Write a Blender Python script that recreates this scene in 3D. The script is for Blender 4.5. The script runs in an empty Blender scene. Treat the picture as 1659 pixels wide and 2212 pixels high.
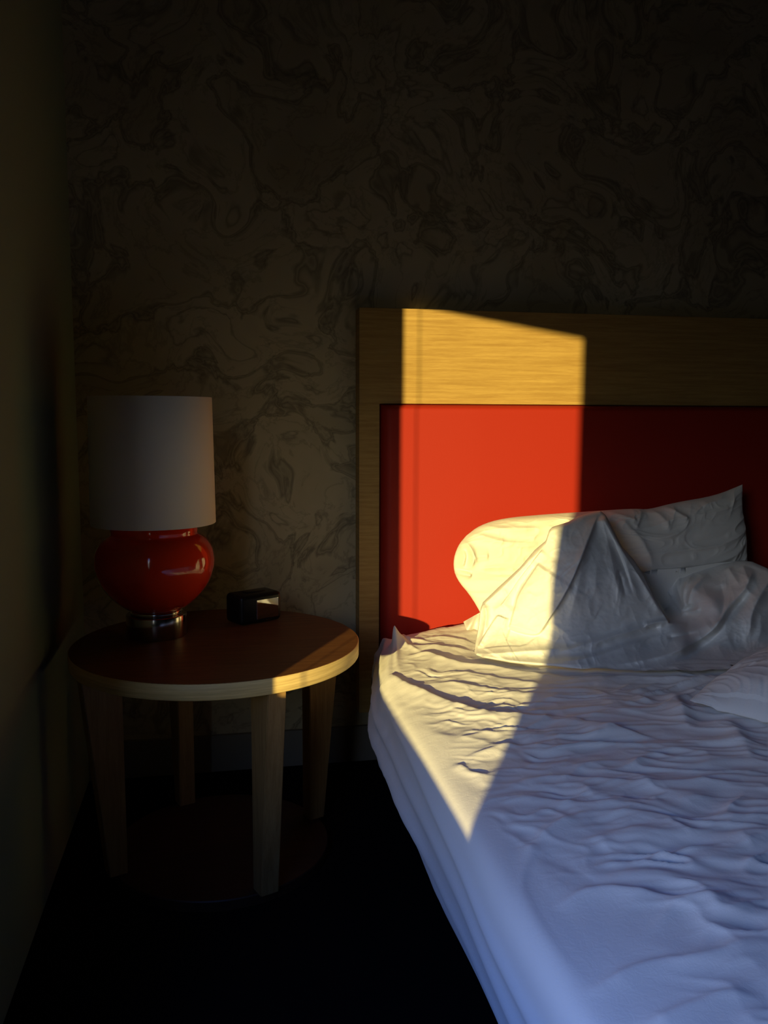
import bpy, bmesh, math, random
import numpy as np
from mathutils import Matrix, Vector

# ------------------------------------------------------------------ camera
F, PCX, PCY, EYE = 1830.0, 829.5, 1106.0, 1.10
_p, _y, _r = math.radians(6.4), math.radians(11.0), math.radians(-0.2)
FWD = np.array([math.sin(_y)*math.cos(_p), math.cos(_y)*math.cos(_p), -math.sin(_p)])
_rt = np.array([math.cos(_y), -math.sin(_y), 0.0]); _dn = np.cross(FWD, _rt)
RIGHT = math.cos(_r)*_rt + math.sin(_r)*_dn
DOWN = -math.sin(_r)*_rt + math.cos(_r)*_dn
scene = bpy.context.scene
cam = bpy.data.cameras.new('camera'); cam_o = bpy.data.objects.new('camera', cam)
scene.collection.objects.link(cam_o); scene.camera = cam_o
cam.sensor_fit = 'VERTICAL'; cam.sensor_height = 24.0; cam.lens = 24.0*F/2212.0
cam.clip_start = 0.02
M = Matrix.Identity(4)
for i in range(3):
    M[i][0] = RIGHT[i]; M[i][1] = -DOWN[i]; M[i][2] = -FWD[i]
M[2][3] = EYE
cam_o.matrix_world = M

# ------------------------------------------------------------------ light
AZ, ELEV = 30.0, 8.0
vs = scene.view_settings
vs.view_transform = 'Standard'; vs.look = 'None'; vs.exposure = 0.0; vs.gamma = 1.0
vs.use_curve_mapping = False
a, e = math.radians(AZ), math.radians(ELEV)
SUN = Vector((math.sin(a)*math.cos(e), math.cos(a)*math.cos(e), -math.sin(e)))
sl = bpy.data.lights.new('sun', 'SUN'); sl.energy = 6.9; sl.angle = math.radians(0.55)
sl.color = (1.0, 0.78, 0.27)
so = bpy.data.objects.new('sun', sl); scene.collection.objects.link(so)
so.rotation_euler = SUN.to_track_quat('-Z', 'Y').to_euler(); so.location = (-3, -3, 3)
w = bpy.data.worlds.new('sky'); scene.world = w; w.use_nodes = True
wt = w.node_tree; bg = wt.nodes['Background']; bg.inputs[1].default_value = 1.0
wtc = wt.nodes.new('ShaderNodeTexCoord'); wsx = wt.nodes.new('ShaderNodeSeparateXYZ'); wrp = wt.nodes.new('ShaderNodeValToRGB')
wt.links.new(wtc.outputs['Generated'], wsx.inputs[0]); wt.links.new(wsx.outputs['Z'], wrp.inputs[0])
SKY = 0.46      # evening sky: pale near the horizon, deep blue higher up, dark ground below
stops = [(0.0, (.02, .018, .015)), (0.02, (.20, .19, .16)), (0.18, (.34, .35, .33)), (0.28, (.96, 1.10, 1.24)), (0.38, (.17, .31, .80)), (0.6, (.03, .10, .44)), (1.0, (.10, .25, .8))]
while len(wrp.color_ramp.elements) < len(stops): wrp.color_ramp.elements.new(0.5)
for el_, (p_, c_) in zip(wrp.color_ramp.elements, stops): el_.position = p_; el_.color = (*c_, 1)
wt.links.new(wrp.outputs[0], bg.inputs[0]); bg.inputs[1].default_value = 14*SKY

WX, WY0, WY1, WZ0, WZ1 = -0.405, -0.215, 0.872, 0.649, 2.15      # window opening in the left wall
pl = bpy.data.lights.new('window_daylight_portal', 'AREA'); pl.shape = 'RECTANGLE'
pl.size = WZ1-WZ0; pl.size_y = WY1-WY0; pl.cycles.is_portal = True
po = bpy.data.objects.new('window_daylight_portal', pl); scene.collection.objects.link(po)
po.location = (WX-0.02, (WY0+WY1)/2, (WZ0+WZ1)/2); po.rotation_euler = (0, -math.pi/2, 0)

# ------------------------------------------------------------------ helpers
C = scene.collection
def ray(px, py):
    px = np.asarray(px, float); py = np.asarray(py, float)
    return (((px-PCX)/F)[..., None]*RIGHT + ((py-PCY)/F)[..., None]*DOWN + FWD)
def on_y(px, py, Y):
    d = ray(px, py); t = np.asarray(Y)/d[..., 1]; P = d*t[..., None]; P[..., 2] += EYE; return P
def on_z(px, py, Z):
    d = ray(px, py); t = (np.asarray(Z)-EYE)/d[..., 2]; P = d*t[..., None]; P[..., 2] += EYE; return P
def on_x(px, py, X):
    d = ray(px, py); t = np.asarray(X)/d[..., 0]; P = d*t[..., None]; P[..., 2] += EYE; return P

def to_px(P):
    q = np.asarray(P, float)-np.array([0, 0, EYE]); d = q@FWD
    return PCX+F*(q@RIGHT)/d, PCY+F*(q@DOWN)/d
def smooth(me, on=True):
    me.polygons.foreach_set('use_smooth', [on]*len(me.polygons))
def link(name, me, m=None, parent=None, **props):
    o = bpy.data.objects.new(name, me); C.objects.link(o)
    if m is not None: me.materials.append(m)
    if parent is not None:
        o.parent = parent
        o.location = -Vector(parent.location)
    for k, v in props.items(): o[k] = v
    return o
def empty(name, loc, **props):
    o = bpy.data.objects.new(name, None); C.objects.link(o); o.location = loc
    o.empty_display_size = 0.05
    for k, v in props.items(): o[k] = v
    return o
def bm_obj(name, bm, m=None, parent=None, smo=False, **props):
    bmesh.ops.recalc_face_normals(bm, faces=bm.faces)
    me = bpy.data.meshes.new(name); bm.to_mesh(me); bm.free()
    o = link(name, me, m, parent, **props)
    if smo: smooth(me)
    return o
def add_box(bm, x0, x1, y0, y1, z0, z1, bev=0.0, seg=2):
    r = bmesh.ops.create_cube(bm, size=1.0)
    for v in r['verts']:
        v.co = Vector(((x0+x1)/2+v.co.x*(x1-x0), (y0+y1)/2+v.co.y*(y1-y0), (z0+z1)/2+v.co.z*(z1-z0)))
    if bev > 0:
        es = list({e for v in r['verts'] for e in v.link_edges})
        bmesh.ops.bevel(bm, geom=es, offset=bev, segments=seg, affect='EDGES', profile=0.5)
def lathe(bm, prof, cx, cy, n=96, cap0=False, cap1=False):
    rings = []
    for r, z in prof:
        rings.append([bm.verts.new((cx+r*math.cos(2*math.pi*k/n), cy+r*math.sin(2*math.pi*k/n), z)) for k in range(n)])
    for A, B in zip(rings, rings[1:]):
        for k in range(n):
            bm.faces.new((A[k], A[(k+1) % n], B[(k+1) % n], B[k]))
    if cap0: bm.faces.new(rings[0][::-1])
    if cap1: bm.faces.new(rings[-1])
def tube(bm, pts, r, n=8):
    rings = []
    for i, p in enumerate(pts):
        p = Vector(p); d = (Vector(pts[min(i+1, len(pts)-1)])-Vector(pts[max(i-1, 0)])).normalized()
        u = d.orthogonal().normalized(); v = d.cross(u)
        rings.append([bm.verts.new(p+u*r*math.cos(2*math.pi*k/n)+v*r*math.sin(2*math.pi*k/n)) for k in range(n)])
    for A, B in zip(rings, rings[1:]):
        for k in range(n): bm.faces.new((A[k], A[(k+1) % n], B[(k+1) % n], B[k]))
    bm.faces.new(rings[0][::-1]); bm.faces.new(rings[-1])
def grid_obj(name, P, m, parent=None, flip=False, **props):
    n, k = P.shape[:2]
    idx = np.arange(n*k).reshape(n, k)
    q = np.stack([idx[:-1, :-1], idx[1:, :-1], idx[1:, 1:], idx[:-1, 1:]], -1).reshape(-1, 4)
    if flip: q = q[:, ::-1]
    me = bpy.data.meshes.new(name)
    me.from_pydata(P.reshape(-1, 3).tolist(), [], q.tolist())
    me.update(); smooth(me)
    return link(name, me, m, parent, **props)

# numpy noise
_rng = np.random.RandomState(7); _T = _rng.rand(256, 256)
def vnoise(x, y):
    x = np.asarray(x, float); y = np.asarray(y, float)
    xi = np.floor(x).astype(int); yi = np.floor(y).astype(int)
    fx = x-xi; fy = y-yi; fx = fx*fx*fx*(fx*(fx*6-15)+10); fy = fy*fy*fy*(fy*(fy*6-15)+10)
    g = lambda i, j: _T[i & 255, j & 255]
    return ((g(xi, yi)*(1-fx)+g(xi+1, yi)*fx)*(1-fy)+(g(xi, yi+1)*(1-fx)+g(xi+1, yi+1)*fx)*fy)*2-1
def fbm(x, y, o=3):
    s = 0; am = 1; 
    for k in range(o):
        s = s+am*vnoise(x*2**k+17*k, y*2**k+31*k); am *= 0.5
    return s
def ridged(x, y):        # creased folds: sharp crests, broad valleys
    return 1-2*np.abs(vnoise(x, y))**0.8
def seg_dist(px, py, pts):
    """signed distance to a polyline (+ on its right-hand side as drawn, y down) and position 0..1 along it"""
    pts = np.asarray(pts, float); best = np.full(px.shape, 1e9); sd = np.zeros(px.shape); tt = np.zeros(px.shape)
    L = np.r_[0, np.cumsum(np.hypot(*(pts[1:]-pts[:-1]).T))]
    for i in range(len(pts)-1):
        ax, ay = pts[i]; bx, by = pts[i+1]; dx, dy = bx-ax, by-ay; l2 = dx*dx+dy*dy
        t = np.clip(((px-ax)*dx+(py-ay)*dy)/l2, 0, 1)
        qx, qy = px-(ax+t*dx), py-(ay+t*dy); d = np.hypot(qx, qy)
        s = np.sign(dx*qy-dy*qx); m = d < best
        best = np.where(m, d, best); sd = np.where(m, d*np.where(s == 0, 1, s), sd); tt = np.where(m, (L[i]+t*(L[i+1]-L[i]))/L[-1], tt)
    return sd, tt
def taper(t, a=0.12, b=0.12):
    return np.clip(t/a, 0, 1)*np.clip((1-t)/b, 0, 1) if a > 0 and b > 0 else (np.clip((1-t)/b, 0, 1) if b > 0 else (np.clip(t/a, 0, 1) if a > 0 else 1))
def sstep(x): x = np.clip(x, 0, 1); return x*x*(3-2*x)
def chaikin(pts, n=2):
    pts = np.asarray(pts, float)
    for _ in range(n):
        q = [pts[0]]
        for A, B in zip(pts, pts[1:]): q += [A*0.75+B*0.25, A*0.25+B*0.75]
        q.append(pts[-1]); pts = np.array(q)
    return pts
def tps(ctrl):
    """thin plate interpolation of (x, y, value) control points"""
    c = np.array(ctrl, float); xy = c[:, :2]/100.0; n = len(c)
    def U(r2): return np.where(r2 > 1e-12, r2*np.log(np.maximum(r2, 1e-12)), 0)
    K = U(((xy[:, None]-xy[None])**2).sum(-1))+np.eye(n)*1e-3
    Pm = np.c_[np.ones(n), xy]; A = np.block([[K, Pm], [Pm.T, np.zeros((3, 3))]])
    s = np.linalg.solve(A, np.r_[c[:, 2], 0, 0, 0])
    def f(x, y):
        X = np.asarray(x)/100.0; Y = np.asarray(y)/100.0; o = s[n]+s[n+1]*X+s[n+2]*Y
        for i in range(n): o = o+s[i]*U((X-xy[i, 0])**2+(Y-xy[i, 1])**2)
        return o
    return f

# ------------------------------------------------------------------ materials
def mat(name, col, rough=0.8, metal=0.0, spec=0.5, **kw):
    m = bpy.data.materials.new(name); m.use_nodes = True
    b = m.node_tree.nodes['Principled BSDF']
    b.inputs['Base Color'].default_value = (*col, 1); b.inputs['Roughness'].default_value = rough
    b.inputs['Metallic'].default_value = metal; b.inputs['Specular IOR Level'].default_value = spec
    for k, v in kw.items(): b.inputs[k.replace('_', ' ')].default_value = v
    return m
def nd(m, t, **kw):
    n = m.node_tree.nodes.new(t)
    for k, v in kw.items(): setattr(n, k, v)
    return n
def lk(m, a, b): m.node_tree.links.new(a, b)
def bsdf(m): return m.node_tree.nodes['Principled BSDF']
def ramp(m, stops):
    r = nd(m, 'ShaderNodeValToRGB'); el = r.color_ramp.elements
    while len(el) < len(stops): el.new(0.5)
    for s_, (p, c) in zip(el, stops): s_.position = p; s_.color = (*c, 1)
    return r
def bump(m, h, strength, dist=0.001):
    b = nd(m, 'ShaderNodeBump'); b.inputs['Strength'].default_value = strength; b.inputs['Distance'].default_value = dist
    lk(m, h, b.inputs['Height']); lk(m, b.outputs[0], bsdf(m).inputs['Normal'])

def noise_tex(m, vec, scale, detail=3, rough=0.5, dist=0.0):
    n = nd(m, 'ShaderNodeTexNoise'); n.inputs['Scale'].default_value = scale; n.inputs['Detail'].default_value = detail
    n.inputs['Roughness'].default_value = rough; n.inputs['Distortion'].default_value = dist
    if vec is not None: lk(m, vec, n.inputs['Vector'])
    return n
def mapping(m, sc=(1, 1, 1), loc=(0, 0, 0)):
    tc = nd(m, 'ShaderNodeTexCoord'); mp = nd(m, 'ShaderNodeMapping')
    mp.inputs['Scale'].default_value = sc; mp.inputs['Location'].default_value = loc
    lk(m, tc.outputs['Object'], mp.inputs['Vector']); return mp.outputs[0]

def make_wallpaper():
    m = mat('marbled_wallpaper', (0.3, 0.24, 0.14), 0.75, spec=0.25)
    v = mapping(m)
    n1 = noise_tex(m, v, 2.3, 2, 0.5)
    sub = nd(m, 'ShaderNodeVectorMath', operation='SUBTRACT'); sub.inputs[1].default_value = (.5, .5, .5)
    lk(m, n1.outputs['Color'], sub.inputs[0])
    sc = nd(m, 'ShaderNodeVectorMath', operation='SCALE'); sc.inputs['Scale'].default_value = 0.75
    lk(m, sub.outputs[0], sc.inputs[0])
    ad = nd(m, 'ShaderNodeVectorMath', operation='ADD'); lk(m, v, ad.inputs[0]); lk(m, sc.outputs[0], ad.inputs[1])
    n1b = noise_tex(m, ad.outputs[0], 8.0, 4, 0.6)
    sub2 = nd(m, 'ShaderNodeVectorMath', operation='SUBTRACT'); sub2.inputs[1].default_value = (.5, .5, .5)
    lk(m, n1b.outputs['Color'], sub2.inputs[0])
    sc2 = nd(m, 'ShaderNodeVectorMath', operation='SCALE'); sc2.inputs['Scale'].default_value = 0.07
    lk(m, sub2.outputs[0], sc2.inputs[0])
    ad2 = nd(m, 'ShaderNodeVectorMath', operation='ADD'); lk(m, ad.outputs[0], ad2.inputs[0]); lk(m, sc2.outputs[0], ad2.inputs[1])
    n2 = noise_tex(m, ad2.outputs[0], 3.2, 3.5, 0.55)
    vein = ramp(m, [(0.0, (.8,)*3), (0.465, (.95,)*3), (0.488, (0.55,)*3), (0.500, (0.85,)*3), (0.508, (0.52,)*3), (0.525, (1.0,)*3), (0.60, (.92,)*3), (0.618, (.6,)*3), (0.632, (.97,)*3)])
    lk(m, n2.outputs[0], vein.inputs[0])
    n4 = noise_tex(m, ad2.outputs[0], 9.0, 5, 0.6)
    fine = ramp(m, [(0.47, (1.0,)*3), (0.5, (0.72,)*3), (0.53, (1.0,)*3)])
    lk(m, n4.outputs[0], fine.inputs[0])
    n3 = noise_tex(m, ad.outputs[0], 1.6, 2)
    base = ramp(m, [(0.35, (0.42, 0.35, 0.20)), (0.65, (0.56, 0.48, 0.30))])
    lk(m, n3.outputs[0], base.inputs[0])
    mx = nd(m, 'ShaderNodeMix', data_type='RGBA', blend_type='MULTIPLY'); mx.inputs['Factor'].default_value = 1
    lk(m, base.outputs[0], mx.inputs[6]); lk(m, vein.outputs[0], mx.inputs[7])
    mx2 = nd(m, 'ShaderNodeMix', data_type='RGBA', blend_type='MULTIPLY'); mx2.inputs['Factor'].default_value = 0.8
    lk(m, mx.outputs[2], mx2.inputs[6]); lk(m, fine.outputs[0], mx2.inputs[7])
    lk(m, mx2.outputs[2], bsdf(m).inputs['Base Color'])
    return m
def make_wood(name, c0, c1, grain=(1.0, 1.0, 26.0), rough=0.5, coords='Object', spec=0.35):
    m = mat(name, c0, rough, spec=spec)
    v = mapping(m, grain)
    n = noise_tex(m, v, 4.0, 5, 0.6, 0.25)
    n2 = noise_tex(m, v, 28.0, 3, 0.6, 0.1)
    add = nd(m, 'ShaderNodeMath', operation='MULTIPLY_ADD'); add.inputs[1].default_value = 0.45
    lk(m, n2.outputs[0], add.inputs[0]); lk(m, n.outputs[0], add.inputs[2])
    r = ramp(m, [(0.52, c0), (0.70, tuple((x+y)/2 for x, y in zip(c0, c1))), (0.90, c1)])
    lk(m, add.outputs[0], r.inputs[0]); lk(m, r.outputs[0], bsdf(m).inputs['Base Color'])
    bump(m, add.outputs[0], 0.25, 0.0006)
    return m
def make_cloth(name, col, rough=0.85, crinkle=0.0):
    m = mat(name, col, rough, spec=0.15)
    bsdf(m).inputs['Sheen Weight'].default_value = 0.1
    v = mapping(m)
    n = noise_tex(m, v, 70.0, 5, 0.65, 0.6)
    bump(m, n.outputs[0], 0.3, 0.002)
    return m
def make_felt(name, col, rough=0.9, scale=400, strength=0.3, spec=0.1):
    m = mat(name, col, rough, spec=spec); n = noise_tex(m, mapping(m), scale, 2); bump(m, n.outputs[0], strength, 0.001); return m

m_paper = make_wallpaper()
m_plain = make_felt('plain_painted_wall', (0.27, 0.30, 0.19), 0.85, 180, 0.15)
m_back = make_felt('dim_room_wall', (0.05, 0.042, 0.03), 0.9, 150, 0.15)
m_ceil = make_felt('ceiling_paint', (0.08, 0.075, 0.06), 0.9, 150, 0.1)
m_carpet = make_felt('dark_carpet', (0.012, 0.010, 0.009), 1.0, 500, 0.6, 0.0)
m_skirt = make_felt('baseboard_paint', (0.22, 0.2, 0.15), 0.6, 200, 0.05)
m_wood = make_wood('headboard_oak', (0.44, 0.29, 0.092), (0.31, 0.185, 0.052), (1.3, 1.3, 30.0), 0.5)
m_top = make_wood('table_top_veneer', (0.24, 0.10, 0.03), (0.15, 0.055, 0.016), (2.0, 24.0, 2.0), 0.45)
m_edge = make_wood('table_edge_oak', (0.88, 0.66, 0.28), (0.60, 0.42, 0.16), (1.2, 1.2, 45.0), 0.5)
m_leg = make_wood('table_leg_oak', (0.40, 0.24, 0.085), (0.28, 0.155, 0.05), (26.0, 26.0, 1.6), 0.5)
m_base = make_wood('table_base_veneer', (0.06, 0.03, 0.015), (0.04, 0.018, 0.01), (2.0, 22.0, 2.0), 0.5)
m_red = make_felt('red_faux_leather', (0.32, 0.0165, 0.0065), 0.62, 260, 0.12, 0.3)
m_sheet = make_cloth('white_cotton_sheet', (0.84, 0.82, 0.78))
m_pillow = make_cloth('white_pillowcase', (0.72, 0.70, 0.66))
m_duvet = make_cloth('white_duvet_cover', (0.78, 0.77, 0.73))
m_shade = make_felt('cream_lampshade', (0.93, 0.82, 0.66), 0.9, 300, 0.2)
m_ceramic = mat('red_glazed_ceramic', (0.90, 0.05, 0.010), 0.10, spec=0.5, Coat_Weight=0.5, Coat_Roughness=0.04)
m_chrome = mat('brushed_steel', (0.62, 0.58, 0.52), 0.16, 1.0)
m_black = mat('black_plastic', (0.008, 0.008, 0.008), 0.35, spec=0.3)
m_screen = mat('clock_display_glass', (0.004, 0.004, 0.004), 0.03, spec=1.0, IOR=3.2)
m_dark = make_felt('bed_base_fabric', (0.012, 0.011, 0.010), 0.9, 300, 0.3)
m_sunblock = make_felt('blocking_blind_fabric', (0.3, 0.28, 0.24), 0.9, 300, 0.2)
m_frame = mat('window_frame_paint', (0.5, 0.48, 0.44), 0.5)

# ------------------------------------------------------------------ room
WALLY, X1, Y0, CZ = 2.60, 3.4, -2.4, 2.6
def wall(name, boxes, m):
    bm = bmesh.new()
    for b in boxes: add_box(bm, *b)
    return bm_obj(name, bm, m, kind='structure')
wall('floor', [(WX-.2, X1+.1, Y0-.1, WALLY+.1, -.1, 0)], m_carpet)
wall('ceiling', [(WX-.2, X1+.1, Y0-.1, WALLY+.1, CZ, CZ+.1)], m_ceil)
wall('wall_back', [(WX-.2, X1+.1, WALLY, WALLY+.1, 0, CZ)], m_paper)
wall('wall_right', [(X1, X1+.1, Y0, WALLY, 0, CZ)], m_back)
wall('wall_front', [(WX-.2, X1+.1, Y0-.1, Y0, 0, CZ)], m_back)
TH = 0.05
wall('wall_left', [(WX-TH, WX, Y0, WY0, 0, CZ), (WX-TH, WX, WY1, WALLY, 0, CZ),
                   (WX-TH, WX, WY0, WY1, 0, WZ0), (WX-TH, WX, WY0, WY1, WZ1, CZ)], m_plain)
wall('baseboard_back', [(WX, X1, WALLY-.014, WALLY, 0, .115)], m_skirt)
# window frame: a slim frame set at the outer face of the wall
bm = bmesh.new()
fx0, fx1 = WX-TH-.006, WX-TH
add_box(bm, fx0, fx1, WY0-.04, WY0, WZ0-.04, WZ1+.04); add_box(bm, fx0, fx1, WY1, WY1+.04, WZ0-.04, WZ1+.04)
add_box(bm, fx0, fx1, WY0-.04, WY1+.04, WZ0-.04, WZ0); add_box(bm, fx0, fx1, WY0-.04, WY1+.04, WZ1, WZ1+.04)
bm_obj('window_1', bm, m_frame, kind='structure')
# added unseen blind, slanted to shape the top of the sun patch
bl = empty('sun_blocking_blind', (WX+.012, (WY0+WY1)/2, WZ1+.03), label='added unseen blind that cuts off the top of the sun patch', category='blind')
BZ_FAR, BZ_NEAR = 1.702, 1.782
bm = bmesh.new()
vsx = [(WX+.008, WX+.0095)]
co = [(WY0-.03, BZ_NEAR), (WY1+.03, BZ_FAR), (WY1+.03, WZ1+.05), (WY0-.03, WZ1+.05)]
A = [bm.verts.new((WX+.008, y, z)) for y, z in co]; B = [bm.verts.new((WX+.0095, y, z)) for y, z in co]
bm.faces.new(A); bm.faces.new(B[::-1])
for i in range(4): bm.faces.new((A[i], A[(i+1) % 4], B[(i+1) % 4], B[i]))
bm_obj('sun_blocking_sheet', bm, m_sunblock, bl)
bm = bmesh.new(); tube(bm, [(WX+.012, WY0-.035, WZ1+.06), (WX+.012, WY1+.035, WZ1+.06)], .02, 16); bm_obj('blocking_blind_roller', bm, m_frame, bl, True)
bm = bmesh.new(); tube(bm, [(WX+.012, WY1-.062, WZ1+.04), (WX+.012, WY1-.060, 1.2), (WX+.012, WY1-.060, .5)], .0016, 6); bm_obj('shadow_cord', bm, m_frame, bl, True)  # added cord, there to cast a thin shadow strip in the sun patch

# added pleated screen, out of view, keeps window skylight off the lamp
cu = np.linspace(0, 1, 160)[:, None]*np.ones((1, 30)); cv = np.ones((160, 1))*np.linspace(0, 1, 30)[None]
cyy = 1.032+.135*cu; cxx = WX+.050+.040*np.cos(2*np.pi*4*cu)*(1+.02*np.sin(5*cv+9*cu))
cur = grid_obj('skylight_blocker', np.stack([cxx, cyy, 0.5+1.85*cv], -1), make_felt('blocker_fabric', (.10, .09, .07), .9, 300, .3), label='added unseen pleated screen that keeps skylight off the lamp', category='skylight_blocker')
sd_ = cur.modifiers.new('thickness', 'SOLIDIFY'); sd_.thickness = .003
# ------------------------------------------------------------------ headboard
HX0, HX1, HTOP, HFY = .415, 2.16, 1.423, 2.53
PX0, PX1, PTOP = .477, 2.10, 1.14
hb = empty('headboard', (1.28, WALLY-.001, .18), label='wide oak headboard with inset red padded panel, fixed to the wallpapered wall behind the bed', category='headboard')
bm = bmesh.new()
add_box(bm, HX0, HX1, HFY, WALLY-.001, PTOP, HTOP, .0015)
add_box(bm, HX0, PX0, HFY, WALLY-.001, .18, PTOP, .0)
add_box(bm, PX1, HX1, HFY, WALLY-.001, .18, PTOP, .0)
add_box(bm, PX0, PX1, HFY+.03, WALLY-.001, .18, PTOP, .0)
bm_obj('wood_frame', bm, m_wood, hb)
# padded panel: puffed front, rounded rim
n, k = 90, 70
u = np.linspace(0, 1, n)[:, None]*np.ones((1, k)); v = np.ones((n, 1))*np.linspace(0, 1, k)[None]
ease = lambda t: 0.5-0.5*np.cos(np.pi*t)
u = ease(u); v = ease(v)
gx0, gx1, gz0, gz1 = PX0+.004, PX1-.004, .2, PTOP-.001
Xp = gx0+(gx1-gx0)*u; Zp = gz0+(gz1-gz0)*v
dl = np.minimum(Xp-gx0, gx1-Xp); dt = np.minimum(gz1-Zp, Zp-gz0)
rr = .028
fl = lambda d: np.sqrt(np.clip(1-(1-np.clip(d/rr, 0, 1))**2, 0, 1))
Yp = HFY+.024-.044*fl(dl)*fl(dt*1.6)-.004*np.clip(dl/.3, 0, 1)
grid_obj('padded_panel', np.stack([Xp, Yp, Zp], -1), m_red, hb)

# ------------------------------------------------------------------ bedside table
TX, TY, TR, TZ, TT = -.012, 2.085, .348, .55, .036
tb = empty('bedside_table', (TX, TY, 0), label='round oak bedside table with thick pale edge in the corner beside the bed', category='table')
bm = bmesh.new(); lathe(bm, [(.02, TZ), (TR-.003, TZ), (TR-.0015, TZ-.0008)], TX, TY, 160, True, False)
bm_obj('table_top', bm, m_top, tb)
bm = bmesh.new(); lathe(bm, [(TR-.0018, TZ-.0006), (TR, TZ-.002), (TR, TZ-TT+.002), (TR-.002, TZ-TT), (.02, TZ-TT)], TX, TY, 200, False, True)
o = bm_obj('edge_band', bm, m_edge, tb, True, label='pale oak edge band')
def leg(theta):
    bm = bmesh.new(); c, s = math.cos(theta), math.sin(theta); t = .022
    zs = np.linspace(TZ-TT, .028, 8); rings = []
    for z in zs:
        f = (TZ-TT-z)/(TZ-TT-.028); ri = .243; ro = .335-.050*f
        rings.append([bm.verts.new((TX+r*c-q*s, TY+r*s+q*c, z)) for r, q in ((ri, -t), (ro, -t), (ro, t), (ri, t))])
    for A_, B_ in zip(rings, rings[1:]):
        for i in range(4): bm.faces.new((A_[i], A_[(i+1) % 4], B_[(i+1) % 4], B_[i]))
    bm.faces.new(rings[0]); bm.faces.new(rings[-1][::-1])
    bmesh.ops.recalc_face_normals(bm, faces=bm.faces)
    bmesh.ops.bevel(bm, geom=[e_ for e_ in bm.edges if abs((e_.verts[0].co-e_.verts[1].co).normalized().z) > .6], offset=.002, segments=2, affect='EDGES')
    bm_obj('leg', bm, m_leg, tb)
for d in (-68, 22, 112, 202): leg(math.radians(d))
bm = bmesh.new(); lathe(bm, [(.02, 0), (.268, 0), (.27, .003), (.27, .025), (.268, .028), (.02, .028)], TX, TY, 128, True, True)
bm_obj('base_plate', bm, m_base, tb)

# ------------------------------------------------------------------ lamp
LX, LY = -.163, 2.17
lamp = empty('table_lamp', (LX, LY, TZ), label='red glazed round-bellied lamp with cream drum shade on the bedside table', category='lamp')
bm = bmesh.new()
lathe(bm, [(.1505, .835), (.1515, .836), (.1475, 1.146), (.1465, 1.147), (.1455, 1.146), (.1495, .837), (.1505, .835)], LX, LY, 128)
bm_obj('lamp_shade', bm, m_shade, lamp, True)
body = [(.058, .617), (.072, .622), (.090, .634), (.110, .653), (.127, .676), (.139, .700), (.1455, .724), (.1465, .745), (.143, .766), (.134, .785),
        (.121, .799), (.111, .805), (.1065, .808), (.1060, .812), (.1065, .819), (.1045, .829), (.098, .838), (.085, .847), (.068, .853), (.045, .856), (.02, .857)]
def spline(pr, n=6):
    out = []; p = [np.array(q) for q in pr]; p = [p[0]]+p+[p[-1]]
    for i in range(1, len(p)-2):
        for t in np.linspace(0, 1, n, endpoint=False):
            a0, a1, a2, a3 = p[i-1:i+3]
            out.append(tuple(0.5*((2*a1)+(-a0+a2)*t+(2*a0-5*a1+4*a2-a3)*t*t+(-a0+3*a1-3*a2+a3)*t**3)))
    out.append(tuple(p[-1])); return out
bm = bmesh.new(); lathe(bm, spline(body), LX, LY, 128, True, True); bm_obj('ceramic_body', bm, m_ceramic, lamp, True)
bm = bmesh.new(); lathe(bm, [(.060, .606), (.0625, .607), (.064, .611), (.0635, .616), (.06, .6175)], LX, LY, 96, True, True); bm_obj('metal_collar', bm, m_chrome, lamp, True)
bm = bmesh.new(); lathe(bm, [(.070, .55), (.0735, .5505), (.0745, .552), (.0745, .603), (.0735, .6055), (.066, .606)], LX, LY, 96, True, True)
o = bm_obj('metal_foot', bm, m_chrome, lamp); smooth(o.data)
bm = bmesh.new(); tube(bm, [(LX, LY, .857), (LX, LY, .98)], .009, 16); bm_obj('lamp_stem', bm, m_chrome, lamp, True)
bm = bmesh.new(); lathe(bm, [(.012, .98), (.02, .985), (.031, 1.01), (.033, 1.03), (.028, 1.055), (.012, 1.068)], LX, LY, 32, True, True); bm_obj('light_bulb', bm, mat('unlit_bulb', (.6, .58, .5), .3), lamp, True)
bm = bmesh.new()
for k_ in range(3):
    an = k_*2*math.pi/3; tube(bm, [(LX+.01*math.cos(an), LY+.01*math.sin(an), .985), (LX+.149*math.cos(an), LY+.149*math.sin(an), .842)], .0015, 6)
bm_obj('shade_carrier', bm, m_chrome, lamp)

# ------------------------------------------------------------------ alarm clock
cl = empty('alarm_clock', (.084, 2.278, TZ), label='small black cube alarm clock on the table right of the lamp', category='clock')
cw, cd, ch = .130, .080, .079
ang = math.radians(30)
cl.rotation_euler = (0, 0, ang)
def clock_part(name, bm, m, smo=False, parent=None, **kw):
    o = bm_obj(name, bm, m, None, smo, **kw); o.parent = parent or cl; return o
bm = bmesh.new(); add_box(bm, -cw/2, cw/2, -cd/2, cd/2, 0.001, ch+.001, .012, 5); clock_part('clock_body', bm, m_black, True)
bm = bmesh.new(); add_box(bm, -.016, .053, -cd/2-.0015, -cd/2+.004, .012, ch-.014, .001, 1)
scr = clock_part('display', bm, m_screen)
bm = bmesh.new(); add_box(bm, .012, .026, -cd/2-.0022, -cd/2+.002, .0065, .0085, .0004, 1); clock_part('metal_mark', bm, m_chrome, label='small silver mark')
bm = bmesh.new(); add_box(bm, -.03, .03, -.014, .014, ch-.002, ch+.004, .002, 3); clock_part('snooze_button', bm, m_black, True)

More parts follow.
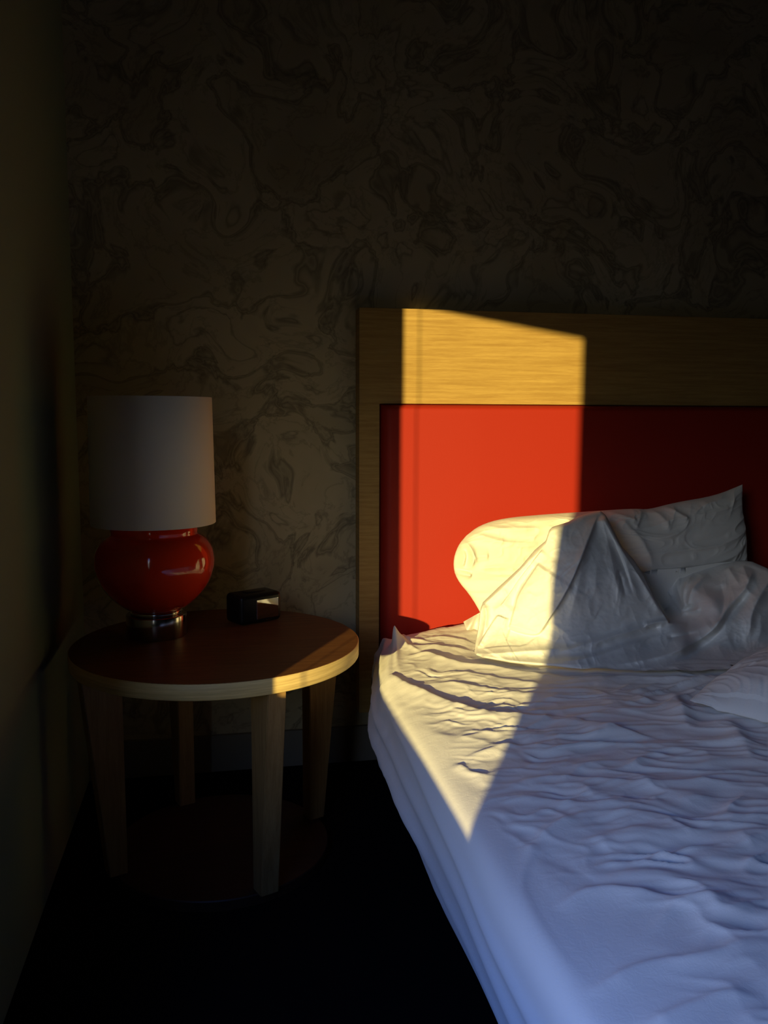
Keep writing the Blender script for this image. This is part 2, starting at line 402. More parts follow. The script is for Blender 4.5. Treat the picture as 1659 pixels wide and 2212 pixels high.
# ------------------------------------------------------------------ bed
bed = empty('bed', (1.2, 1.42, 0), label='wide low bed with dark base standing against the oak headboard', category='bed')
BX0, BX1, BY0, BY1 = .375, 2.15, .38, 2.485
bm = bmesh.new(); add_box(bm, BX0+.13, BX1-.05, BY0+.05, BY1-.02, .05, .25, .01); bm_obj('bed_base', bm, m_dark, bed)
bm = bmesh.new(); add_box(bm, BX0+.12, BX1-.03, BY0+.03, BY1-.02, .251, .40, .03, 4); bm_obj('mattress', bm, m_dark if 0 else make_felt('mattress_ticking', (.6, .58, .55), .9, 300, .2), bed, True)
for px_, py_ in ((.55, .5), (2.02, .5), (.55, 2.4), (2.02, 2.4)):
    bm = bmesh.new(); add_box(bm, px_-.03, px_+.03, py_-.03, py_+.03, 0, .05, .004); bm_obj('leg', bm, m_dark, bed)

# fitted sheet: arc coordinate s runs from the left hem over the top to the right hem
def bed_profile():
    pts = [(.405, .225), (.384, .232), (.370, .262), (.363, .30), (.363, .34), (.367, .38), (.374, .412), (.389, .4345), (.413, .4455), (.45, .454), (.50, .4605), (.56, .466), (.66, .472), (.85, .4755), (1.2, .477), (1.9, .475), (2.10, .462), (2.16, .42), (2.17, .32), (2.165, .24)]
    return np.array(spline(pts, 10))
PR = bed_profile(); SL = np.r_[0, np.cumsum(np.hypot(*(PR[1:]-PR[:-1]).T))]
def prof(s): return np.interp(s, SL, PR[:, 0]), np.interp(s, SL, PR[:, 1])
s_of_x = lambda x: np.interp(x, PR[(PR[:, 1] > .44) & (PR[:, 0] < 2.1), 0], SL[(PR[:, 1] > .44) & (PR[:, 0] < 2.1)])
S_EDGE = float(s_of_x(.41))
s_vals = np.r_[np.arange(0, S_EDGE, .006), np.arange(S_EDGE, S_EDGE+1.15, .0036), np.arange(S_EDGE+1.15, SL[-1], .02), SL[-1]]
y_vals = np.r_[np.arange(BY0, .62, .02), np.arange(.62, BY1-.01, .0042)]
S, YY = np.meshgrid(s_vals, y_vals, indexing='ij')
PXs, PZs = prof(S)
dx_ = np.gradient(PXs, axis=0); dz_ = np.gradient(PZs, axis=0); ln = np.hypot(dx_, dz_)+1e-9
NX, NZ = -dz_/ln, dx_/ln
top = sstep((S-S_EDGE+.05)/.08)           # 1 on the top, 0 on the side
right_off = sstep((SL[-1]-S)/.2)
D = np.zeros_like(S)
# broad softness
D += .006*fbm(S*3+3, YY*2.4)*top
# dense creases running across the bed
wx = S+.05*fbm(S*4, YY*4+9, 2); wy = YY+.035*fbm(S*3.2+5, YY*5, 2)
tilt = .34*np.exp(-(S-S_EDGE)/.25)
cy = wy-tilt*(S-S_EDGE)+.10*(S-S_EDGE)
cre = ridged(wx*5.6, cy*25)
cre2 = ridged(wx*9.0+40, cy*48+3)
mask = sstep((S-S_EDGE-.06)/.16)*sstep((2.15-YY)/.3)
mo = .55+.45*fbm(S*3.5+20, YY*3.5+2, 2)
patch = np.clip(.35+1.3*fbm(S*3.1+20, YY*3.3+2, 2), .12, 1.25)
patch2 = np.clip(.25+1.3*fbm(S*3.6+50, YY*3.0+12, 2), 0.0, 1.2)
rot = lambda th: (S*math.cos(th)+YY*math.sin(th), YY*math.cos(th)-S*math.sin(th))
r1a, r1b = rot(.42); r2a, r2b = rot(-.30)
w1 = .05*fbm(S*4, YY*4+9, 2); w2 = .03*fbm(S*5+5, YY*6, 2)
mask = mask*(1-.75*sstep((YY-1.72)/.15))
D += (.0058*cre*patch+.0016*cre2)*mask
D += .0044*ridged(r1a*8+w1*8, (r1b+w2)*29)*patch2*mask
D += .0034*ridged(r2a*9+w1*6, (r2b+w2)*37+5)*np.clip(1.1-patch, 0, 1)*mask
# crumpled diagonal creases in the sunlit triangle
m2 = sstep((S-S_EDGE)/.05)*(1-sstep((S-S_EDGE-.16)/.14))
D += .0024*ridged((S*.7+YY*.7)*34+2*fbm(S*8, YY*8, 2), (S-YY)*9)*m2*sstep((2.2-YY)/.2)*sstep((YY-.95)/.25)
D += .0011*fbm(S*30, YY*24, 2)*sstep((YY-1.5)/.4)
D += .0010*ridged((S*.35+YY)*44+2*fbm(S*9, YY*9, 2), (S-YY*.3)*13)*m2*sstep((YY-.95)/.25)
# picture-space fold lines moved onto the bed plane
def bedline(pts, z=.47):
    P = on_z([p[0] for p in pts], [p[1] for p in pts], z)
    return np.c_[s_of_x(P[:, 0]), P[:, 1]]
def fold(pts, amp, w_near, w_far, ta=.15, tb=.15, z=.47):
    L = chaikin(bedline(pts, z)); sd, t = seg_dist(S, YY, L)
    # sd sign: lines drawn left to right; + is one side, - the other
    wn = np.where(sd > 0, w_near, w_far)
    return amp*np.exp(-(np.abs(sd)/wn)**1.5)*taper(t, ta, tb)
F_ = [([(828,1440),(880,1470),(940,1500),(1000,1527),(1060,1545),(1140,1552),(1260,1572),(1420,1600)], .0125, .012, .034, .03, .5),
      ([(850,1412),(905,1412),(950,1428),(1010,1442),(1090,1452),(1200,1466)], .0095, .010, .028, .1, .3),
      ([(845,1392),(900,1396),(960,1400),(1020,1408)], .006, .008, .022, .1, .3),
      ([(870,1378),(930,1376),(985,1384),(1030,1394)], .005, .008, .02, .2, .3),
      ([(925,1470),(985,1476),(1040,1490),(1110,1502),(1180,1500)], .005, .008, .02, .2, .3),
      ([(960,1450),(1030,1462),(1110,1478),(1200,1490)], .004, .007, .018, .2, .3),
      ([(985,1585),(1040,1578),(1090,1570),(1140,1575)], .0042, .007, .014, .2, .3),
      ([(1000,1620),(1050,1612),(1100,1600),(1150,1606)], .0042, .007, .014, .2, .3),
      ([(985,1625),(1020,1650),(1060,1660)], .0045, .006, .014, .2, .3),
      ([(1190,1478),(1350,1473),(1480,1473),(1560,1480)], .0085, .012, .03, .3, .1),
      ([(1450,1500),(1470,1540),(1490,1590)], .014, .02, .03, .3, .4),
      ([(1560,1560),(1600,1600),(1620,1650)], .010, .02, .03, .3, .4),
      ([(1100,1545),(1200,1552),(1330,1585),(1480,1610)], .006, .008, .024, .2, .3),
      ([(1120,1610),(1220,1600),(1330,1612)], .005, .008, .02, .2, .3),
      ([(1090,1680),(1200,1672),(1330,1690),(1460,1700),(1600,1690)], .0065, .008, .02, .2, .2),
      ([(1090,1710),(1160,1712),(1250,1735),(1380,1730)], .006, .008, .018, .2, .2),
      ([(1120,1830),(1180,1780),(1260,1750),(1400,1760),(1560,1790)], .006, .008, .02, .2, .2),
      ([(1200,1930),(1280,1900),(1400,1925),(1500,1950),(1640,1930)], .007, .008, .02, .2, .2),
      ([(1180,1790),(1120,1860),(1130,1930),(1200,2020),(1290,2110)], .0018, .006, .014, .2, .3),
      ([(1260,2110),(1400,2060),(1520,2070),(1650,2030)], .006, .008, .02, .2, .2),
      ([(1380,2190),(1480,2160),(1560,2140),(1659,2150)], .006, .008, .02, .2, .2)]
for pts, amp, wn, wf, ta, tb_ in F_:
    D += fold(pts, amp, wn, wf, ta, tb_)
# pulled-up pinch at the corner by the headboard
pc = bedline([(812, 1376)], .475)[0]
d2 = np.hypot((S-pc[0])*1.0, (YY-pc[1])*.55)
D += .050*np.exp(-(d2/.017)**1.3)
for q in ([(812,1368),(850,1395),(910,1412)], [(810,1374),(828,1410),(852,1440)], [(816,1366),(860,1380),(925,1390)], [(806,1379),(808,1420),(835,1470)]):
    D += fold(q, .007, .008, .010, .0, .5)
# long soft folds running along the side drop
sd_mask = 1-top
for s0, sl_, amp, wd in ((.03, .03, .016, .014), (.08, .05, .020, .015), (.135, .045, .015, .013), (.19, .04, .010, .011)):
    c = s0+sl_*(YY-1.4)+.012*fbm(YY*2+s0*50, YY*0+s0*9, 2)
    D += amp*np.exp(-((S-c)/wd)**2)*np.where(S < S_EDGE, 1, sd_mask)*(.6+.4*vnoise(YY*3, YY*0+s0*77))
D += .006*fbm(YY*2.2, S*6, 2)*sd_mask
D *= right_off
X = PXs+NX*D; Z = PZs+NZ*D
# the corner at the head is rounded in plan
X += .095*np.clip((YY-1.93)/.5, 0, 1)**1.3*np.clip(1-(S-S_EDGE)/.35, 0, 1)
# the head end rolls off towards the headboard, the foot end too
ro = np.clip((YY-(BY1-.09))/.09, 0, 1); Z -= .05*(1-np.sqrt(1-np.clip(ro, 0, .98)**2))*top
fo = np.clip((BY0+.08-YY)/.08, 0, 1); Z -= .05*(1-np.sqrt(1-np.clip(fo, 0, .98)**2))*top
# side pulls in near the head
Z += .03*np.clip((YY-1.9)/.5, 0, 1)*sstep((.12-S)/.12)
P = np.stack([X, YY, Z], -1)
# end skirts
def skirt(row, y): 
    q = row.copy()[:, None, :]; rows = []
    for f in (0.35, 1.0):
        z = q.copy(); z[..., 2] = np.minimum(z[..., 2], q[..., 2]*(1-f)+.24*f); z[..., 1] = y; rows.append(z)
    return rows
r1 = skirt(P[:, -1], BY1+.004); r0 = skirt(P[:, 0], BY0-.004)
P = np.concatenate([r0[1], r0[0], P, r1[0], r1[1]], 1)
grid_obj('fitted_sheet', P, m_sheet, flip=True, label='rumpled white sheet stretched over the mattress, its left side crossed by the sunlit triangle', category='sheet')

_hx = ((P[..., 0]-.3)/.008).astype(int).clip(0, 249); _hy = ((P[..., 1]-.3)/.008).astype(int).clip(0, 289)
HM = np.full((250, 290), .0); np.maximum.at(HM, (_hx.ravel(), _hy.ravel()), P[..., 2].ravel())
for _ in range(3):
    Q = np.pad(HM, 1, mode='edge'); mxn = np.max([Q[i:i+250, j:j+290] for i in range(3) for j in range(3)], 0)
    HM = np.where(HM < .3, mxn, HM) if _ < 2 else mxn
def sheet_top(x, y):
    fx = np.clip((x-.3)/.008-.5, 0, 248.999); fy = np.clip((y-.3)/.008-.5, 0, 288.999); i = fx.astype(int); j = fy.astype(int)
    u_, v_ = fx-i, fy-j
    return (HM[i, j]*(1-u_)+HM[i+1, j]*u_)*(1-v_)+(HM[i, j+1]*(1-u_)+HM[i+1, j+1]*u_)*v_
def above_sheet(P, gap):
    h = sheet_top(P[..., 0], P[..., 1])+gap; P[..., 2] = np.where((P[..., 0] < 2.1), np.maximum(P[..., 2], h), P[..., 2]); return P
# ------------------------------------------------------------------ pillows
PILLOWS = []
def pillow(name, Pc, thick, nrm, m, disp=None, n=150, k=110, **props):
    """Pc(u, v) -> mid-surface point for u, v in 0..1; thick is the half depth"""
    u = np.linspace(0, 1, n)[:, None]*np.ones((1, k)); v = np.ones((n, 1))*np.linspace(0, 1, k)[None]
    u = u*.35+ease(u)*.65; v = v*.35+ease(v)*.65
    mid = Pc(u, v)
    U, V = 2*u-1, 2*v-1
    t = ((1-np.abs(U)**2.6)*(1-np.abs(V)**2.6))
    t = np.clip(t, 0, 1)**.52
    nr = np.array(nrm, float); nr /= np.linalg.norm(nr)
    d = disp(u, v, mid) if disp else 0
    front = mid+(thick*t+d*np.clip(t*2.2, 0, 1))[..., None]*nr
    back = mid-(thick*t*.8)[..., None]*nr
    front = above_sheet(front, .006); back = above_sheet(back, .003); PILLOWS.append(front)
    # weld the two halves around the seam
    nb = n*k; ids = np.arange(nb).reshape(n, k); bk = ids+nb
    edge = np.zeros((n, k), bool); edge[0] = edge[-1] = True; edge[:, 0] = edge[:, -1] = True
    bk = np.where(edge, ids, bk)
    q1 = np.stack([ids[:-1, :-1], ids[1:, :-1], ids[1:, 1:], ids[:-1, 1:]], -1).reshape(-1, 4)
    q2 = np.stack([bk[:-1, :-1], bk[:-1, 1:], bk[1:, 1:], bk[1:, :-1]], -1).reshape(-1, 4)
    V_ = np.concatenate([front.reshape(-1, 3), back.reshape(-1, 3)])
    me = bpy.data.meshes.new(name); me.from_pydata(V_.tolist(), [], np.concatenate([q1, q2]).tolist()); me.update(); smooth(me)
    bm = bmesh.new(); bm.from_mesh(me); bmesh.ops.delete(bm, geom=[v for v in bm.verts if not v.link_faces], context='VERTS')
    bmesh.ops.recalc_face_normals(bm, faces=bm.faces); bm.to_mesh(me); bm.free(); smooth(me)
    return link(name, me, m, **props)
def curve(pts, Y):
    pts = chaikin(pts, 2); W = on_y(pts[:, 0], pts[:, 1], Y)
    L = np.r_[0, np.cumsum(np.linalg.norm(W[1:]-W[:-1], axis=1))]; L /= L[-1]
    return lambda t: np.stack([np.interp(t, L, W[:, i]) for i in range(3)], -1)
PY = 2.412
tl, tr_, br_, bl_ = (1010, 1158), (1609, 1047), (1606, 1262), (1048, 1352)
c_top = curve([tl, (1040,1135), (1090,1120), (1180,1112), (1240,1108), (1300,1104), (1377,1099), (1403,1102), (1463,1086), (1548,1072), tr_], PY)
c_bot = curve([bl_, (1150,1362), (1300,1362), (1450,1355), (1560,1325), br_], PY)
c_lft = curve([bl_, (1018,1290), (984,1250), (978,1215), (990,1180), tl], PY)
c_rgt = curve([br_, (1603,1210), (1608,1150), (1602,1100), tr_], PY)
def coons(u, v):
    A_, B_, L_, R_ = c_bot(u), c_top(u), c_lft(v), c_rgt(v)
    P00, P10, P01, P11 = c_bot(np.zeros_like(u)), c_bot(np.ones_like(u)), c_top(np.zeros_like(u)), c_top(np.ones_like(u))
    u_, v_ = u[..., None], v[..., None]
    return (1-v_)*A_+v_*B_+(1-u_)*L_+u_*R_-((1-u_)*(1-v_)*P00+u_*(1-v_)*P10+(1-u_)*v_*P01+u_*v_*P11)
def lean(u, v):
    P = coons(u, v); P[..., 1] += .012*v-.03*(1-v); return P
def pd(u, v, mid):
    px, py = to_px(mid-np.array([0, .075, 0]))
    d = .005*ridged(u*5+1.5*fbm(u*3, v*3, 2), v*8+2*u)*(.3+v)+.0016*ridged(u*22+2*fbm(u*9, v*7, 2), v*14)+.006*fbm(u*5, v*4, 2)
    d += .005*ridged(u*16-3*v, v*2+7)*np.clip((v-.72)/.2, 0, 1)*np.clip(u/.2, 0, 1)
    for pts, amp, w0, w1 in (([(990,1236),(985,1208),(992,1183),(1008,1172),(1021,1186),(1026,1212),(1023,1240)], .016, 6, 6),
                             ([(1003,1186),(1012,1208),(1005,1234)], .012, 5, 6), ([(996,1192),(999,1212),(998,1230)], -.008, 4, 4), ([(1016,1192),(1018,1212),(1014,1236)], -.010, 4, 4),
                             ([(984,1244),(1004,1249),(1028,1252)], .014, 5, 6), ([(986,1236),(1006,1239),(1026,1243)], -.010, 3, 3), ([(1000,1262),(1022,1290),(1040,1325)], .010, 6, 8),
                             ([(1026,1215),(1040,1208),(1060,1208)], .006, 8, 8), ([(1018,1138),(1050,1139),(1105,1153),(1159,1150)], .007, 7, 12),
                             ([(1005,1157),(1032,1159),(1068,1171),(1123,1188),(1165,1184)], .007, 7, 14), ([(1041,1235),(1087,1232),(1120,1240)], .005, 6, 10),
                             ([(1060,1122),(1110,1128),(1200,1122),(1250,1124)], .006, 6, 9), ([(1326,1108),(1360,1124),(1380,1130)], .008, 7, 9), ([(1403,1103),(1390,1122),(1370,1150)], .008, 7, 9),
                             ([(1450,1092),(1468,1110),(1492,1130)], .008, 7, 9), ([(1420,1100),(1440,1124),(1445,1150)], .006, 8, 10), ([(1340,1125),(1380,1170),(1400,1220)], .007, 9, 16), ([(1604,1056),(1570,1085),(1530,1100)], .005, 7, 10)):
        sd, t = seg_dist(px, py, chaikin(pts, 2)); d = d+1.5*amp*np.exp(-(np.abs(sd)/np.where(sd > 0, w1, w0))**1.4)*taper(t, .12, .15)
    return d
pw = pillow('pillow', lean, .085, (0, -1, .12), m_pillow, pd, 420, 210, label='big white pillow propped against the red headboard panel, behind the tented duvet', category='pillow', group='pillows on the bed')
# front pillow lying flat at the right
c0 = on_z(1489., 1522., .482); e1 = on_z(1659., 1563., .482)
dirx = (e1-c0); dirx[2] = 0; dirx /= np.linalg.norm(dirx); diry = np.array([-dirx[1], dirx[0], 0])
def flat(u, v):
    U, V = 2*u-1, 2*v-1
    bx = .66*u+.018*np.cos(np.pi*V/1)*0+.0*U
    P = c0+(bx[..., None])*dirx+((.44*v)[..., None])*diry
    P = P.copy(); P[..., 2] = .492+.012*np.clip(v, 0, 1)-.008*np.sin(np.pi*u*3)*(v < .05)+0*u
    return P
def fd(u, v, mid):
    return .005*fbm(u*6, v*5, 2)+.0022*ridged(u*26+4*fbm(u*4, v*4, 2), v*5)+.005*ridged(u*5, v*11+3*u)*np.exp(-u/.35)
fp = pillow('pillow', flat, .085, (0, 0, 1), m_pillow, fd, 260, 190, label='white pillow lying flat on the sheet in front of the heaped duvet', category='pillow', group='pillows on the bed')

# ------------------------------------------------------------------ duvet: tent on the left, heap on the right
top_l = [(1024,1411),(1025,1404),(1028,1383),(1034,1350),(1038,1314),(1043,1301),(1076,1269),(1123,1226),(1155,1188),(1179,1168),(1186,1146),(1192,1139),(1228,1127),(1249,1115),(1275,1107),(1297,1103),
         (1308,1112),(1322,1137),(1343,1180),(1369,1209),(1388,1237),(1408,1231),(1487,1226),(1546,1216),(1607,1211),(1625,1213),(1659,1228),(1740,1290)]
bot_l = [(1024,1411),(1029,1418),(1061,1424),(1105,1432),(1159,1438),(1195,1440),(1260,1448),(1353,1453),(1418,1459),(1496,1460),(1570,1450),(1660,1420),(1740,1405)]
ttop = np.array(top_l, float); tbot = np.array(bot_l, float)
xs = np.unique(np.r_[np.linspace(1024, 1050, 26), np.arange(1050, 1740, 1.6)])
NV = 190
vv = np.linspace(0, 1, NV); vv = vv*.6+.4*(0.5-0.5*np.cos(np.pi*vv))
GX = xs[:, None]*np.ones((1, NV))
yt = np.interp(xs, ttop[:, 0], ttop[:, 1]); yb = np.interp(xs, tbot[:, 0], tbot[:, 1])
GY = yt[:, None]+(yb-yt)[:, None]*vv[None]
def zb(px, py, z=.486): return float(on_z(float(px), float(py), z)[1])
tent = tps([(1297,1104,2.235),(1249,1115,2.20),(1190,1140,2.15),(1155,1190,2.15),(1100,1247,2.16),(1043,1301,2.17),(1036,1330,2.16),(1028,1383,2.15),
            (1061,1424,zb(1061,1424)),(1105,1432,zb(1105,1432)),(1195,1440,zb(1195,1440)),(1260,1448,zb(1260,1448)),(1353,1453,zb(1353,1453)),(1418,1459,zb(1418,1459)),
            (1150,1300,2.08),(1200,1240,2.06),(1235,1180,2.10),(1250,1300,2.02),(1297,1200,2.10),(1297,1300,2.04),(1350,1260,2.07),(1380,1300,2.07),(1420,1325,2.09),(1392,1245,2.13),
            (1340,1180,2.17),(1200,1380,2.01),(1300,1390,2.0),(1400,1390,2.03),(1100,1370,2.08)])
heap = tps([(x_, y_, float(tent(x_, y_))) for x_, y_ in ((1395, 1362), (1436, 1358), (1395, 1405), (1440, 1400), (1436, 1380), (1470, 1385))]+[(1388,1240,2.36),(1408,1232,2.37),(1487,1226,2.36),(1546,1216,2.33),(1607,1211,2.30),(1659,1228,2.24),(1740,1290,2.15),(1430,1325,2.29),(1440,1285,2.31),(1500,1270,2.22),(1485,1330,2.20),(1475,1352,2.11),
            (1560,1280,2.19),(1550,1350,2.04),(1620,1280,2.14),(1659,1330,2.08),(1600,1390,2.02),(1510,1390,2.03),(1740,1370,2.14),
            (1353,1453,zb(1353,1453)),(1418,1459,zb(1418,1459)),(1496,1460,zb(1496,1460)),(1570,1450,zb(1570,1450)),(1660,1420,zb(1660,1420)),(1740,1405,zb(1740,1405))])
edge_line = [(1297,1090),(1308,1112),(1322,1137),(1343,1180),(1369,1209),(1390,1240),(1416,1295),(1443,1341)]
sd, t_ = seg_dist(GX, GY, edge_line)       # negative to the upper right of the tent edge
wgt = sstep((-sd+1.0)/5.0)*np.where(GX > 1300, 1, 0)
fade = sstep((GY-1340)/7)                 # below the pocket both sheets are one surface
both = sstep((GX-1441)/50)
wgt = wgt*(1-fade)+both*fade
T = tent(GX, GY); H = heap(GX, GY)
# ridge helper in picture coordinates, amplitude in metres toward the viewer
dep = np.zeros_like(GX)
def ridge(pts, amp, wl, wr, ta=.1, tb=.1, p=1.4):
    """a fold crest; wl / wr are the pixel widths left / right of the drawn direction"""
    sd, t = seg_dist(GX, GY, chaikin(pts, 2)); w_ = np.where(sd > 0, wr, wl)
    return amp*np.exp(-(np.abs(sd)/w_)**p)*taper(t, ta, tb)
def step(pts, amp, w_hi, sharp=2.0, ta=.05, tb=.05):
    """an overlapping layer: raised on the + side right at the line, fading over w_hi"""
    sd, t = seg_dist(GX, GY, chaikin(pts, 1))
    return amp*sstep((sd+sharp/2)/sharp)*np.exp(-np.clip(sd, 0, None)/w_hi)*taper(t, ta, tb)*(np.abs(sd) < 6*w_hi)
tm = 1-wgt
dt_ = 0
# sharp flap of the tent: raised on its left
dt_ += step([(1164,1369),(1189,1335),(1223,1282),(1249,1226),(1275,1158),(1293,1112)][::-1], .012, 40, 4, .1, .12)
dt_ += ridge([(1293,1112),(1275,1158),(1249,1226),(1223,1282),(1189,1335)], .008, 8, 22)
# hem band of the left edge
dt_ += step([(1172,1186),(1121,1251),(1105,1277),(1080,1310)][::-1]  , .007, 25, 3)
dt_ += step([(1164,1215),(1141,1249),(1118,1285),(1110,1318),(1099,1358)][::-1], .012, 60, 4)
dt_ += ridge([(1176,1180),(1120,1236),(1080,1276),(1048,1304)], .006, 7, 6)
dt_ -= ridge([(1160,1215),(1136,1246),(1112,1284),(1104,1320)], .010, 10, 14)
dt_ += ridge([(1046,1304),(1052,1330),(1044,1370),(1034,1398)], .010, 7, 6)
dt_ += ridge([(1086,1270),(1098,1290),(1082,1310),(1066,1320)], .004, 6, 6)
# bottom edge of the flap and lower layers
dt_ += step([(1099,1359),(1119,1365),(1144,1371),(1159,1371),(1170,1365),(1186,1343)], -.0, 20)
dt_ -= step([(1099,1359),(1119,1366),(1144,1372),(1160,1372),(1172,1364),(1188,1342)], .014, 26, 4, .05, .1)
dt_ += step([(1032,1396),(1052,1362),(1072,1331),(1078,1329),(1090,1335),(1101,1337)], .012, 40, 4, .05, .1)
dt_ += step([(1034,1402),(1088,1395),(1134,1396),(1152,1380),(1172,1372)], .007, 20, 4, .1, .2)
dt_ += ridge([(1026,1410),(1043,1413),(1090,1410),(1141,1406),(1195,1403),(1235,1398)], .009, 7, 9, .02, .3)
dt_ += ridge([(1040,1421),(1105,1428),(1195,1434),(1290,1438)], .008, 8, 14, .02, .3)
# right-hand folds of the tent
dt_ += ridge([(1299,1112),(1330,1170),(1356,1230),(1372,1290)], .008, 8, 10, .05, .3)
dt_ += ridge([(1298,1115),(1316,1180),(1330,1250),(1345,1320)], .007, 10, 12, .05, .4)
dt_ += ridge([(1305,1115),(1340,1185),(1385,1250),(1430,1330)], .010, 6, 10, .05, .1)
dt_ -= ridge([(1322,1160),(1346,1215),(1360,1260),(1368,1290)], .008, 6, 8, .2, .3)
dt_ -= ridge([(1336,1230),(1346,1262),(1352,1290)], .006, 5, 6, .3, .3)
dt_ += ridge([(1262,1180),(1255,1240),(1240,1300),(1225,1350)], .006, 14, 16, .2, .4)
dt_ += ridge([(1290,1210),(1285,1270),(1300,1320)], .004, 14, 14, .3, .4)
# folds sweeping right from the foot of the tent
dt_ += ridge([(1200,1410),(1250,1397),(1282,1386),(1349,1367),(1393,1353),(1436,1338)], .012, 6, 14, .2, .15)
dt_ += ridge([(1180,1430),(1250,1426),(1299,1414),(1331,1402),(1373,1388),(1430,1372)], .011, 6, 13, .2, .2)
dt_ += ridge([(1260,1402),(1310,1380),(1360,1352),(1400,1340)], .006, 6, 10, .2, .3)
dt_ += ridge([(1390,1350),(1404,1345),(1432,1342),(1470,1336)], .011, 5, 8, .1, .2)
dt_ -= ridge([(1395,1352),(1410,1358),(1428,1352)], .008, 5, 6, .2, .3)
dep += 1.7*dt_*tm
# crest that sweeps from the heap down to the front edge
common = 0
common += ridge([(1627,1229),(1618,1255),(1603,1281),(1570,1313),(1551,1348),(1529,1370),(1472,1405),(1398,1424),(1312,1440)], .022, 9, 26, .05, .2)
common -= ridge([(1622,1280),(1590,1312),(1566,1345),(1545,1378),(1497,1412),(1442,1436)], .016, 12, 16, .1, .2)
common += ridge([(1700,1215),(1659,1258),(1635,1298),(1622,1330),(1620,1370),(1590,1410)], .018, 10, 22, .05, .3)
common += ridge([(1640,1330),(1645,1370),(1620,1405),(1570,1440)], .008, 10, 14, .2, .3)
common += ridge([(1480,1372),(1540,1345),(1580,1335)], .004, 8, 10, .2, .3)
common -= ridge([(1440,1378),(1470,1374),(1510,1366)], .012, 6, 8, .15, .3)
common += ridge([(1430,1440),(1470,1450),(1530,1446),(1580,1430)], .008, 8, 12, .2, .3)
dep += 1.4*common
# heap: warm-lit knuckles of bunched cloth
hp = 0
for pts, am in (([(1480,1322),(1468,1290),(1462,1262),(1475,1232)], .016), ([(1482,1318),(1474,1285),(1484,1256),(1502,1232)], .018),
                ([(1486,1312),(1490,1280),(1508,1256),(1532,1240)], .018), ([(1478,1326),(1452,1296),(1434,1262),(1424,1238)], .014)):
    hp += ridge(pts, am, 6, 8, .1, .25)
hp -= ridge([(1408,1236),(1430,1268),(1458,1302),(1470,1332)], .012, 7, 7, .1, .1)
hp += .030*np.exp(-(((GX-1522)/34)**2+((GY-1300)/24)**2)**1.5)
hp += ridge([(1470,1330),(1482,1322),(1500,1320),(1514,1312)], .012, 5, 6, .1, .2)
hp += ridge([(1572,1224),(1584,1244),(1600,1268)], .016, 9, 9, .1, .3)+ridge([(1604,1220),(1612,1240),(1618,1262)], .014, 8, 8, .1, .3)
hp -= ridge([(1556,1262),(1566,1292),(1560,1330),(1530,1352)], .014, 9, 12, .1, .1)
dep += hp*wgt
dep += .0016*fbm(GX/22., GY/17., 3)+.0014*ridged(GX/26.+GY/40.+1.5*fbm(GX/50., GY/50., 2), GY/60.-GX/30.)+.0022*fbm(GX/60., GY/48., 2)
Yd = T*(1-wgt)+H*wgt-dep
# outline turns away so silhouettes are rounded, hem rests on the bed
ty = np.clip((GY-yt[:, None])/9.0, 0, 1); Yd += .030*(1-np.sqrt(1-(1-ty)**2))
by = np.clip((yb[:, None]-GY)/6.0, 0, 1); Yd += .016*(1-np.sqrt(1-(1-by)**2))
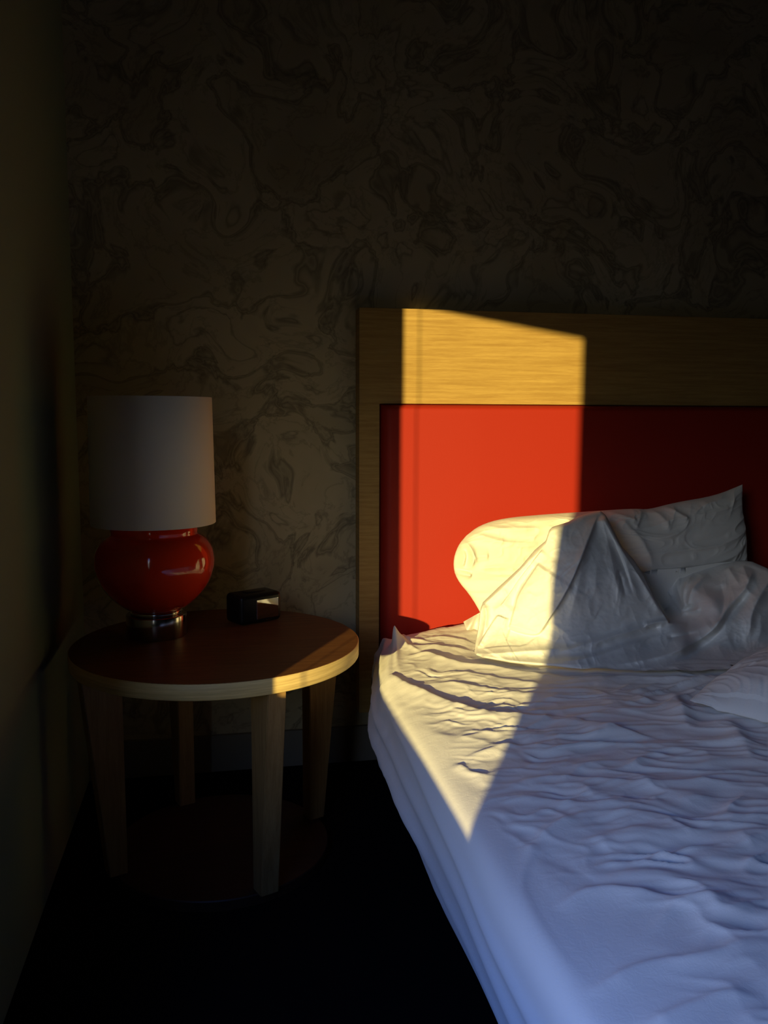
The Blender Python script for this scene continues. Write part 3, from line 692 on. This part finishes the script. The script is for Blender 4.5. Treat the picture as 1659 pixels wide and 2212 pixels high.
# keep clear of the pillow behind
pxf, pyf = to_px(PILLOWS[0]); bi = ((pxf-1000)/6).astype(int).clip(0, 124); bj = ((pyf-1000)/6).astype(int).clip(0, 79)
PM = np.full((125, 80), 9.0); np.minimum.at(PM, (bi.ravel(), bj.ravel()), PILLOWS[0][..., 1].ravel())
for _ in range(2):
    Q = np.pad(PM, 1, mode='edge'); PM = np.min([Q[i:i+125, j:j+80] for i in range(3) for j in range(3)], 0)
for _ in range(3):
    Q = np.pad(PM, 1, mode='edge'); PM = np.where(PM > 5, PM, np.minimum(PM, sum(np.where(Q[i:i+125, j:j+80] > 5, PM, Q[i:i+125, j:j+80]) for i in range(3) for j in range(3))/9))
gx_ = np.clip((GX-1000)/6-.5, 0, 123.999); gy_ = np.clip((GY-1000)/6-.5, 0, 78.999); i_ = gx_.astype(int); j_ = gy_.astype(int); a_, b_ = gx_-i_, gy_-j_
big = np.maximum.reduce([PM[i_, j_], PM[i_+1, j_], PM[i_, j_+1], PM[i_+1, j_+1]]) > 5
lim = (PM[i_, j_]*(1-a_)+PM[i_+1, j_]*a_)*(1-b_)+(PM[i_, j_+1]*(1-a_)+PM[i_+1, j_+1]*a_)*b_-.008
lim = np.where(big, np.minimum.reduce([PM[i_, j_], PM[i_+1, j_], PM[i_, j_+1], PM[i_+1, j_+1]])-.008, lim)
Yd = np.minimum(Yd, lim)
P = on_y(GX, GY, Yd)
# bottom hem follows the bed surface
P = above_sheet(P, .010)
# tuck the hem under
hem = P[:, -1:, :].copy(); hem[..., 1] += .02; hem = above_sheet(hem, .008)
back = P[:, :1, :].copy(); back[..., 2] -= .02; back = above_sheet(back, .010)
P = np.concatenate([back, P, hem], 1)
duv = grid_obj('duvet', P, m_duvet, label='white duvet dragged up into a pointed tent before the propped pillow and heaped beside it', category='duvet')

# a loose corner of the cover lying between the pillow and the headboard
fu = np.linspace(0, 1, 24)[:, None]*np.ones((1, 24)); fv = np.ones((24, 1))*np.linspace(0, 1, 24)[None]
def quad(a, b, c, d): return [((1-fu)*(1-fv)*a[i]+fu*(1-fv)*b[i]+fu*fv*c[i]+(1-fu)*fv*d[i]) for i in range(2)]
qx, qy = quad((1001, 1343), (1042, 1320), (1044, 1362), (1008, 1361))
Yq = 2.33-.035*np.sin(np.pi*fv)*(.4+.6*fu)+.012*np.sin(9*fu+4*fv)+.03*(1-fv)
Pq = above_sheet(on_y(qx, qy, Yq), .006)
grid_obj('corner_flap', Pq, m_duvet, duv)
